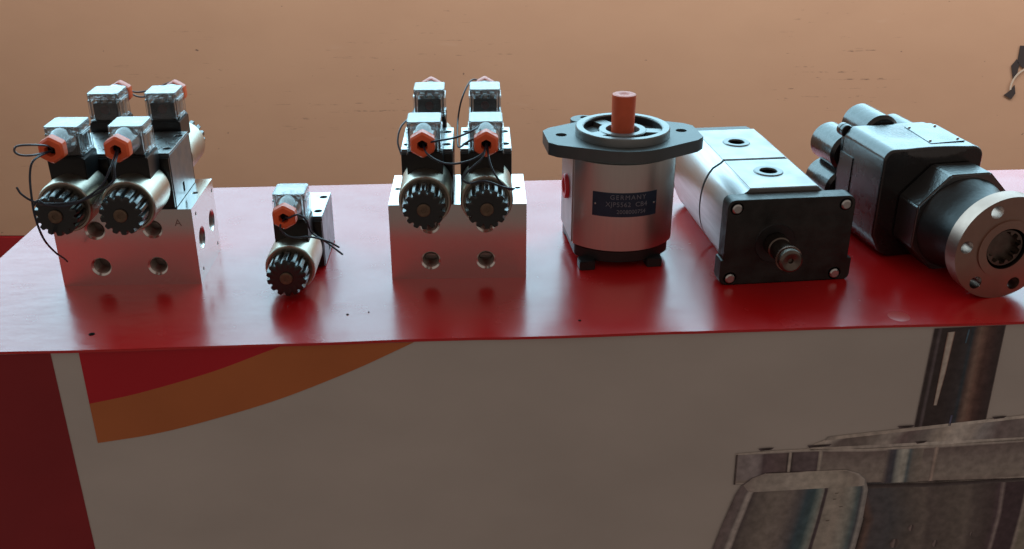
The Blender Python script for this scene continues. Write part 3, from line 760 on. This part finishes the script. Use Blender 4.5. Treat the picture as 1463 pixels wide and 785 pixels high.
wires(m3, [
    ([(-0.0225, gy + 0.003, G), (-0.0130, -0.053, 0.1366), (0.0006, -0.050, 0.1380), (0.0130, -0.044, 0.1412), (0.0180, -0.035, 0.1420)], WR, 'wire'),
    ([(-0.0235, gy + 0.003, G), (-0.0190, -0.060, 0.1285), (-0.0060, -0.066, 0.1235), (0.0100, -0.064, 0.1245), (0.0215, -0.058, 0.1290), (0.0235, gy + 0.002, G)], WR, 'wire'),
    ([(0.0235, gy + 0.003, G), (0.0205, -0.062, 0.1265), (0.0100, -0.070, 0.1190), (0.0062, -0.074, 0.1145), (0.0110, -0.075, 0.1115), (0.0220, -0.072, 0.1120), (0.0350, -0.068, 0.1060), (0.0440, -0.062, 0.1020)], WR, 'wire'),
    ([(0.0240, gy + 0.003, G), (0.0262, -0.062, 0.1220), (0.0320, -0.068, 0.1117), (0.0394, -0.060, 0.1014), (0.0430, -0.054, 0.0985)], WR, 'wire'),
    ([(0.0215, 0.119, 0.136), (0.0120, 0.112, 0.1395), (0.0040, 0.090, 0.1300), (0.0000, 0.080, 0.1130), (0.0006, 0.030, 0.1080), (0.0035, -0.010, 0.1180), (0.0085, -0.034, 0.1290), (0.0160, -0.046, 0.1370)], WR, 'wire_grey'),
    ([(-0.0235, 0.119, 0.135), (-0.0300, 0.118, 0.130), (-0.0390, 0.080, 0.1190), (-0.0470, 0.055, 0.1150), (-0.0493, 0.042, 0.1065), (-0.0461, 0.032, 0.0985)], WR, 'wire_grey')])

v2 = thing('solenoid_valve', 'small single solenoid valve lying alone between the two manifold blocks', 'hydraulic valve', (-0.1800, 0.7860, 0.0004), 0.03)
valve(v2, 0, 0, 0, False)
g2 = NZ
wires(v2, [
    ([(0.000, gy + 0.003, g2), (0.0040, gy - 0.004, g2 + 0.001), (0.0110, -0.050, g2 + 0.0025), (0.0165, -0.046, g2 - 0.004), (0.0195, -0.043, g2 - 0.016), (0.0300, -0.046, 0.0440), (0.0440, -0.052, 0.0350)], WR, 'wire'),
    ([(0.0005, gy + 0.003, g2 - 0.001), (-0.0030, gy - 0.004, g2 - 0.007), (0.0050, -0.056, g2 - 0.014), (0.0200, -0.052, 0.0505), (0.0330, -0.050, 0.0455), (0.0410, -0.048, 0.0395)], WR, 'wire')])

# ------------------------------------------------------------------ upright gear pump
p4 = thing('upright_gear_pump', 'gear pump standing upright with red cap on its shaft, grey flange and blue nameplate', 'gear pump', (0.0945, 0.836, 0), 0.12)
RC = 0.0515; FX = 0.0430
def barrel(fx, rc, n=20, step=0.0):
    a0 = math.acos(fx / rc)
    pts = [(rc * cos(a0 + (pi - 2 * a0) * i / n), rc * sin(a0 + (pi - 2 * a0) * i / n)) for i in range(n + 1)]
    return pts + [(-x, -y) for x, y in pts]
ZB0, ZB1 = 0.0165, 0.0930
# port pads sit a hair proud of the barrel, hence the vertical groove at each corner
bodyp = prism(barrel(FX, RC), ZB0, ZB1, 'z', 0)
bodyp = cut(bodyp, [bore('x', (FX, 0.0, 0.056), 0.009, 0.012)], 0.0008)
pb = link('pump_body', bodyp, M['alu_pump'], p4, (-0.003, 0, 0))
for s in (-1, 1):
    pad = prism([(s * (FX - 0.002), -0.0262), (s * (FX + 0.0012), -0.0262), (s * (FX + 0.0012), 0.0262), (s * (FX - 0.002), 0.0262)], ZB0 + 0.0003, ZB1 - 0.0003, 'z', 0.0004)
    link('port_pad', pad, M['alu_face'], pb)
# red plug in the left port
plug = lathe([(0, -0.0014), (0.0062, -0.0014), (0.0066, -0.0006), (0.0072, -0.0032), (0.0100, -0.0034), (0.0108, -0.0026), (0.0108, 0.001), (0, 0.001)], 'x', (0, 0, 0), 40)
link('port_plug', plug, M['port_red'], p4, (-FX - 0.0043, -0.003, 0.0600))
# rear cover and four bolt heads the pump stands on
link('end_cover', prism(barrel(0.0410, 0.0496), 0.0056, ZB0 - 0.0002, 'z', 0.0010, 3), M['cast_black'], p4, (-0.0035, -0.001, 0))
for sx, sy in ((-1, -1), (1, -1), (-1, 1), (1, 1)):
    fx_, fy_ = -0.0075 + sx * 0.0290, sy * 0.0385 - 0.0050
    link('bolt_head', prism(rrect(fx_ - 0.0068, fx_ + 0.0068, fy_ - 0.0068, fy_ + 0.0068, 0.0018, 3), 0.0, 0.0080, 'z', 0.0007), M['cast_black'], p4)
# mounting flange: lozenge with clipped ends
def arc(cx, cy, r, a0, a1, n=10):
    return [(cx + r * cos(radians(a0 + (a1 - a0) * i / n)), cy + r * sin(radians(a0 + (a1 - a0) * i / n))) for i in range(n + 1)]
flp = []
half = [(0.0665, -0.0165), (0.0665, 0.0165), (0.0600, 0.0245)] + arc(0, 0, 0.0500, 60, 120, 10) + [(-0.0600, 0.0245), (-0.0665, 0.0165), (-0.0665, -0.0165), (-0.0600, -0.0245)] + arc(0, 0, 0.0500, 240, 300, 10) + [(0.0600, -0.0245)]
flange = prism(half, ZB1 + 0.0002, 0.1040, 'z', 0)
flange = cut(flange, [cyl(0.0048, 0.09, 0.11, 'z', (sx * 0.0525, 0.003, 0), 28, 0) for sx in (-1, 1)] + [cyl(0.0200, 0.0985, 0.12, 'z', (0, 0, 0), 48, 0)], 0.0012, 3)
fo = link('mounting_flange', flange, M['cast_grey'], p4)
ear = prism(arc(-0.024, 0.052, 0.012, 0, 360, 20)[:-1], ZB1 + 0.0006, 0.1030, 'z', 0)
ear = cut(ear, [cyl(0.0036, 0.08, 0.12, 'z', (-0.0225, 0.0565, 0), 20, 0)], 0.0008)
link('flange_ear', ear, M['cast_grey'], fo)
# pilot ring with a recessed web, three windows and an inner hub
ring = lathe([(0.0340, 0.1042), (0.0403, 0.1042), (0.0403, 0.1100), (0.0395, 0.1112), (0.0345, 0.1112), (0.0336, 0.1104), (0.0336, 0.0995), (0.0340, 0.0995)], 'z', (0, 0, 0), 72, closed=True)
link('pilot_ring', ring, M['machined_grey'], fo)
hub = lathe([(0.0140, 0.0980), (0.0205, 0.0980), (0.0205, 0.1076), (0.0198, 0.1084), (0.0146, 0.1084), (0.0140, 0.1076)], 'z', (0, 0, 0), 56, closed=True)
link('hub_ring', hub, M['machined_grey'], fo)
for a in (118, 203, 346):
    web = bmesh.new()
    pts = [(0.0200 * cos(radians(a + d)), 0.0200 * sin(radians(a + d))) for d in (-16, 16)] + [(0.0340 * cos(radians(a + d)), 0.0340 * sin(radians(a + d))) for d in (9, -9)]
    add_prism(web, pts, 0.0990, 0.1078, 'z')
    link('web', to_mesh(web, 'web'), M['machined_grey'], fo)
link('recess_shade_lining', lathe([(0.0333, 0.0992), (0.0333, 0.1098), (0.0336, 0.1101)], 'z', (0, 0, 0), 72), M['cast_black'], fo)  # dark lining added so the ring windows look shaded
link('recess_shade_lining', lathe([(0.0207, 0.0992), (0.0207, 0.1070)], 'z', (0, 0, 0), 56), M['cast_black'], fo)
link('recess_floor', lathe([(0.0100, 0.0990), (0.0338, 0.0990)], 'z', (0, 0, 0), 48), M['dark_hole'], fo)  # recess shade put into a near-black floor colour
link('shaft_seal', lathe([(0.0095, 0.1042), (0.0138, 0.1042), (0.0138, 0.0990)], 'z', (0, 0, 0), 40), M['black_plastic'], fo)
capm = lathe([(0.0096, 0.0995), (0.0098, 0.1050), (0.0102, 0.1370), (0.0098, 0.1384), (0.0086, 0.1389), (0.0050, 0.1386), (0.0036, 0.1378), (0, 0.1378)], 'z', (0, 0, 0), 48)
link('shaft_cap', capm, M['cap_red'], p4)
# curved nameplate
def curve_arc(u, z, off):   # u along the arc in metres
    a = -pi / 2 + u / RC
    return ((RC + off) * cos(a), (RC + off) * sin(a), z)
U0, U1, ZL0, ZL1 = -0.0315, 0.0245, 0.0478, 0.0690
bm = bmesh.new(); n = 24
va = [bm.verts.new(curve_arc(U0 + (U1 - U0) * i / n, ZL0, 0.0004)) for i in range(n + 1)]
vb = [bm.verts.new(curve_arc(U0 + (U1 - U0) * i / n, ZL1, 0.0004)) for i in range(n + 1)]
for i in range(n): bm.faces.new((va[i], va[i + 1], vb[i + 1], vb[i]))
r = bmesh.ops.extrude_face_region(bm, geom=bm.faces[:])
for v in [e for e in r['geom'] if isinstance(e, bmesh.types.BMVert)]:
    k = (RC - 0.0002) / math.hypot(v.co.x, v.co.y); v.co.x *= k; v.co.y *= k
np_ = link('nameplate', to_mesh(bm, 'nameplate'), M['label_blue'], p4, (-0.003, 0, 0))
uc = (U0 + U1) / 2
for s, sz, zc, du, sp in (('GERMANY', 0.0056, 0.0651, 0.002, 1.25), ('XJP5562  CB4', 0.0058, 0.0588, 0.001, 1.05), ('20080007S4', 0.0050, 0.0524, 0.005, 1.0)):
    tm = text_mesh(s, sz, depth=0.00012, spacing=sp)
    for v in tm.vertices:
        x, y, z = curve_arc(uc + du + v.co.x, zc + v.co.y, 0.0006 + v.co.z)
        v.co = (x, y, z)
    link('lettering', tm, M['label_text'], np_)
for du in (U0 + 0.0025, U1 - 0.0025):
    x, y, z = curve_arc(du, (ZL0 + ZL1) / 2, 0)
    link('rivet', lathe([(0, -0.0009), (0.0006, -0.0008), (0.0009, -0.0003)], 'y', (0, 0, 0), 12), M['screw'], np_, (x, y, z), (0, 0, du / RC))

# ------------------------------------------------------------------ tandem gear pump
p5 = thing('tandem_gear_pump', 'long two section gear pump lying down, black square flange and bare shaft facing front', 'gear pump', (0.1738, 0.7525, 0), 0.115)
PW = 0.1055
prof5 = ([(0.0012, 0.0030), (0.0, 0.0205)] if False else [])
prof5 = [(-0.0035, 0.0060)] + [(-0.0035 + 0.006 - 0.006 * cos(radians(a)), 0.006 - 0.006 * sin(radians(a))) for a in (30, 60, 90)]
prof5 += [(0.103, 0.0)] + [(0.103 + 0.005 * sin(radians(a)), 0.005 - 0.005 * cos(radians(a))) for a in (30, 60, 90)]
prof5 += [(0.1080, 0.0195), (0.1045, 0.0200), (0.1045, 0.0685)]
prof5 += [(0.1045 - 0.006 + 0.006 * cos(radians(a)), 0.0685 + 0.006 * sin(radians(a))) for a in (30, 60, 90)]
prof5 += [(0.0045, 0.0745)] + [(0.0045 - 0.006 * sin(radians(a)), 0.0685 + 0.006 * cos(radians(a))) for a in (30, 60, 90)]
prof5 += [(-0.0015, 0.0225), (-0.0035, 0.0218)]
plate = prism(prof5, 0.0, 0.0150, 'y', 0)
B5 = [(0.0060, 0.0672), (0.0965, 0.0672), (0.0055, 0.0060), (0.0950, 0.0062)]
plate = cut(plate, [cyl(0.0052, -0.01, 0.004, 'y', (a, 0, b), 24, 0) for a, b in B5], 0.0014, 3)
po = link('front_flange', plate, M['plate_black'], p5)
for a, b in B5:
    link('stud', lathe([(0, -0.0016), (0.0030, -0.0016), (0.0041, -0.0006), (0.0043, 0.0038), (0, 0.0038)], 'y', (a, 0, b), 24), M['screw'], po)
# shaft
SX, SZ = 0.0405, 0.0360
sh = lathe([(0, -0.0345), (0.0016, -0.0345), (0.0022, -0.0360), (0.0058, -0.0378), (0.0075, -0.0380), (0.0092, -0.0368), (0.0096, -0.0355), (0.0096, -0.0322), (0.0088, -0.0318), (0.0088, -0.0298), (0.0086, -0.0294), (0.0086, -0.0120), (0.0095, -0.0112), (0.0095, 0.001), (0, 0.001)], 'y', (SX, 0, SZ), 44)
so = link('drive_shaft', sh, M['steel_dark'], p5)
link('snap_ring', lathe([(0.0086, -0.0316), (0.0105, -0.0316), (0.0105, -0.0300), (0.0086, -0.0300)], 'y', (SX, 0, SZ), 40, closed=True), M['steel'], so)
link('seal_ring', lathe([(0.0098, -0.0006), (0.0165, -0.0010), (0.0172, 0.0002)], 'y', (SX, 0, SZ), 40), M['cast_black'], po)
# barrel section: flat top and bottom pads, bulging sides
def barrel5(k=1.0):
    cx, cz, a, b = 0.0490, 0.0392, 0.0465, 0.0385
    pts = []
    w0 = 0.0287
    side_ = []
    for i in range(17):
        t = -1 + 2 * i / 16
        z = cz + t * (b - 0.0016)
        x = 0.0305 + (a - 0.0305) * (1 - abs(t) ** 2.2) ** 0.62
        side_.append((x * k, (z - cz) * k + cz))
    r = [(cx + x, z) for x, z in side_]
    l = [(cx - x, z) for x, z in reversed(side_)]
    pts = r + [(cx + w0 * k, cz + (b + 0.0004) * k), (cx - w0 * k, cz + (b + 0.0004) * k)] + l + [(cx - w0 * k, cz - b * k), (cx + w0 * k, cz - b * k)]
    return pts
for (ya, yb), py_ in (((0.0153, 0.0846), 0.0530), ((0.0884, 0.1740), 0.1335)):
    px_ = 0.0490 if ya < 0.05 else 0.0472
    m_ = prism(barrel5(), ya, yb, 'y', 0)
    m_ = cut(m_, [bore('z', (px_, py_, 0.0781), 0.0072, 0.016, 0.0008)], 0.0007)
    bo = link('pump_section', m_, M['alu_long'], p5)
    pad = prism(rrect(0.0490 - 0.0284, 0.0490 + 0.0284, ya + 0.0005, yb - 0.0005, 0.0008, 2), 0.0770, 0.0786, 'z', 0)
    pad = cut(pad, [cyl(0.0074, 0.07, 0.09, 'z', (px_, py_, 0), 36, 0)], 0.0003)
    link('port_face', pad, M['alu_face'], bo)
    link('port_ring', lathe([(0.0074, 0.0780), (0.0074, 0.0792), (0.0078, 0.0796), (0.0118, 0.0796), (0.0125, 0.0787)], 'z', (px_, py_, 0), 44), M['machined_grey'], bo)
    link('port_bore', lathe([(0.0071, 0.0780), (0.0069, 0.0700), (0.0071, 0.0690), (0, 0.0686)], 'z', (px_, py_, 0), 32), M['dark_hole'], bo)
link('joint_gasket', prism(barrel5(0.965), 0.0848, 0.0882, 'y', 0), M['gasket'], p5)
link('rear_cover', prism(barrel5(0.965), 0.1742, 0.1900, 'y', 0.0015), M['cast_black'], p5)
link('dowel_dot', cyl(0.0010, 0, 0.0004, 'y', (0, 0, 0), 12, 0), M['dark_hole'], p5, (0.0085, 0.040, 0.0650), (0, 0, -1.25))

# ------------------------------------------------------------------ black piston pump
p6 = thing('piston_pump', 'glossy black piston pump with round steel drive flange at the far right of the table', 'piston pump', (0.358, 0.816, 0), 0.19)
hp = []
for cx, cz, r, a0 in ((0.0440 - 0.010, 0.0975 - 0.010, 0.010, 0), (-0.0480 + 0.010, 0.0985 - 0.010, 0.010, 90)):
    hp += [(cx + r * cos(radians(a0 + 15 * i)), cz + r * sin(radians(a0 + 15 * i))) for i in range(7)]
hp += [(-0.0480, 0.022), (-0.040, 0.006), (-0.030, 0.0002), (0.030, 0.0002), (0.040, 0.006), (0.0440, 0.022)]
hbm = bmesh.new()
add_prism(hbm, hp, -0.001, 0.0700, 'y')
hm = to_mesh(hbm, 'housing')
# the front upper edge is scooped in a shallow arc
sc = lathe([(0, 0.0), (0.24, 0.0), (0.24, 0.3), (0, 0.3)], 'z', (0, 0, 0), 96)
scoop = lathe([(0, 0.086), (0.130, 0.086), (0.1335, 0.094), (0.1355, 0.20), (0, 0.20)], 'z', (0.0, -0.1315, 0), 96)
hm = cut(hm, [scoop], 0.0022, 3)
ho = link('pump_housing', hm, M['smeared'], p6)
# raised top plate with rivets
tp = prism([(0.0000, 0.0105), (0.0335, 0.0125), (0.0355, 0.060), (0.0040, 0.060)], 0.0976, 0.0984, 'z', 0.0003)
link('name_plate', tp, M['gloss_black'], ho)
for a, b in ((0.0005 + 0.003, 0.0175), (0.0300, 0.0185), (0.0315, 0.0560), (0.0065, 0.0560)):
    link('rivet', lathe([(0, 0.0998), (0.0010, 0.0996), (0.0016, 0.0984)], 'z', (a, b, 0), 12), M['screw'], ho)
link('side_seam', box(-0.0488, -0.0478, 0.0480, 0.0700, 0.020, 0.0760, 0.0003), M['gloss_black'], ho)
# rear collar + lobed cylinder barrel
collar = prism(rrect(-0.0470, 0.0430, 0.003, 0.0965, 0.012, 6), 0.0702, 0.0760, 'y', 0.001)
link('rear_collar', collar, M['gloss_black'], p6)
RR = 0.0178
for cx, cz in ((-0.0065, 0.0862), (-0.0358, 0.0700), (-0.0365, 0.0355), (-0.0160, 0.0190), (0.0150, 0.0190), (0.0355, 0.0400), (0.0270, 0.0745)):
    lb = cyl(RR, 0.0762, 0.1215, 'y', (cx, 0, cz), 36, 0.003)
    link('cylinder_lobe', lb, M['gloss_black'], p6)
link('barrel_core', cyl(0.0385, 0.0762, 0.1195, 'y', (0, 0, 0.049), 48, 0.001), M['gloss_black'], p6)
# plug bolt on the rear upper left corner
bl = bmesh.new()
add_lathe(bl, [(0, 0.0700), (0.0052, 0.0700), (0.0058, 0.0710), (0.0058, 0.0745), (0.0052, 0.0752), (0.0058, 0.0758), (0.0058, 0.0800), (0.0050, 0.0812), (0, 0.0812)], 'y', (-0.0445, 0, 0.0935), 24)
link('plug_bolt', to_mesh(bl, 'bolt'), M['gloss_black'], p6)
# octagonal neck, round neck
oc = (0.0145, 0.0405); ap = 0.0438
octp = [(oc[0] + ap / cos(pi / 8) * cos(radians(22.5 + 45 * i)), oc[1] + ap / cos(pi / 8) * sin(radians(22.5 + 45 * i))) for i in range(8)]
link('front_neck', prism(octp, -0.0310, -0.0012, 'y', 0.0014, 3), M['sand_cast'], p6)
link('front_collar', lathe([(0, -0.031), (0.0405, -0.0312), (0.0390, -0.036), (0.0355, -0.045), (0.0330, -0.056), (0.0325, -0.077), (0, -0.077)][::-1], 'y', (oc[0] - 0.001, 0, oc[1]), 56), M['cast_black'], p6)
link('side_boss', cyl(0.0300, 0.0, 0.0150, 'x', (0.0442, 0.034, 0.045), 40, 0.003), M['gloss_black'], p6)
# drive flange
FC = (0.0135, 0.0432); FR = 0.0432
fd = lathe([(0.0172, -0.0770), (FR, -0.0770), (FR, -0.0905), (0.0240, -0.0905), (0.0240, -0.0918), (0.0172, -0.0918)], 'y', (FC[0], 0, FC[1]), 96, closed=True)
hc_ = []
for k in range(6):
    a = radians(114 + 60 * k)
    hc_.append(cyl(0.0053, -0.10, -0.07, 'y', (FC[0] + 0.0345 * cos(a), 0, FC[1] + 0.0345 * sin(a)), 28, 0))
fd = cut(fd, hc_, 0.0009, 3)
fo6 = link('drive_flange', fd, M['steel'], p6)
link('bore_sleeve', lathe([(0.0171, -0.0915), (0.0166, -0.0860), (0.0150, -0.0780), (0.0150, -0.0700)], 'y', (FC[0], 0, FC[1]), 48), M['steel_dark'], fo6)
sp = gear_pts(10, 0.0138, 0.0112)
bm = bmesh.new()
o_ = [bm.verts.new((0.0151 * cos(2 * pi * i / len(sp)) + FC[0], -0.0895, 0.0151 * sin(2 * pi * i / len(sp)) + FC[1])) for i in range(len(sp))]
i_ = [bm.verts.new((p[0] + FC[0], -0.0895, p[1] + FC[1])) for p in sp]
b_ = [bm.verts.new((p[0] + FC[0], -0.0840, p[1] + FC[1])) for p in sp]
for A_, B_ in ((o_, i_), (i_, b_)):
    for i in range(len(sp)):
        j = (i + 1) % len(sp); bm.faces.new((A_[i], A_[j], B_[j], B_[i]))
bm.faces.new(b_)
link('spline_bore', to_mesh(bm, 'spline', 25), M['steel_dark'], fo6)
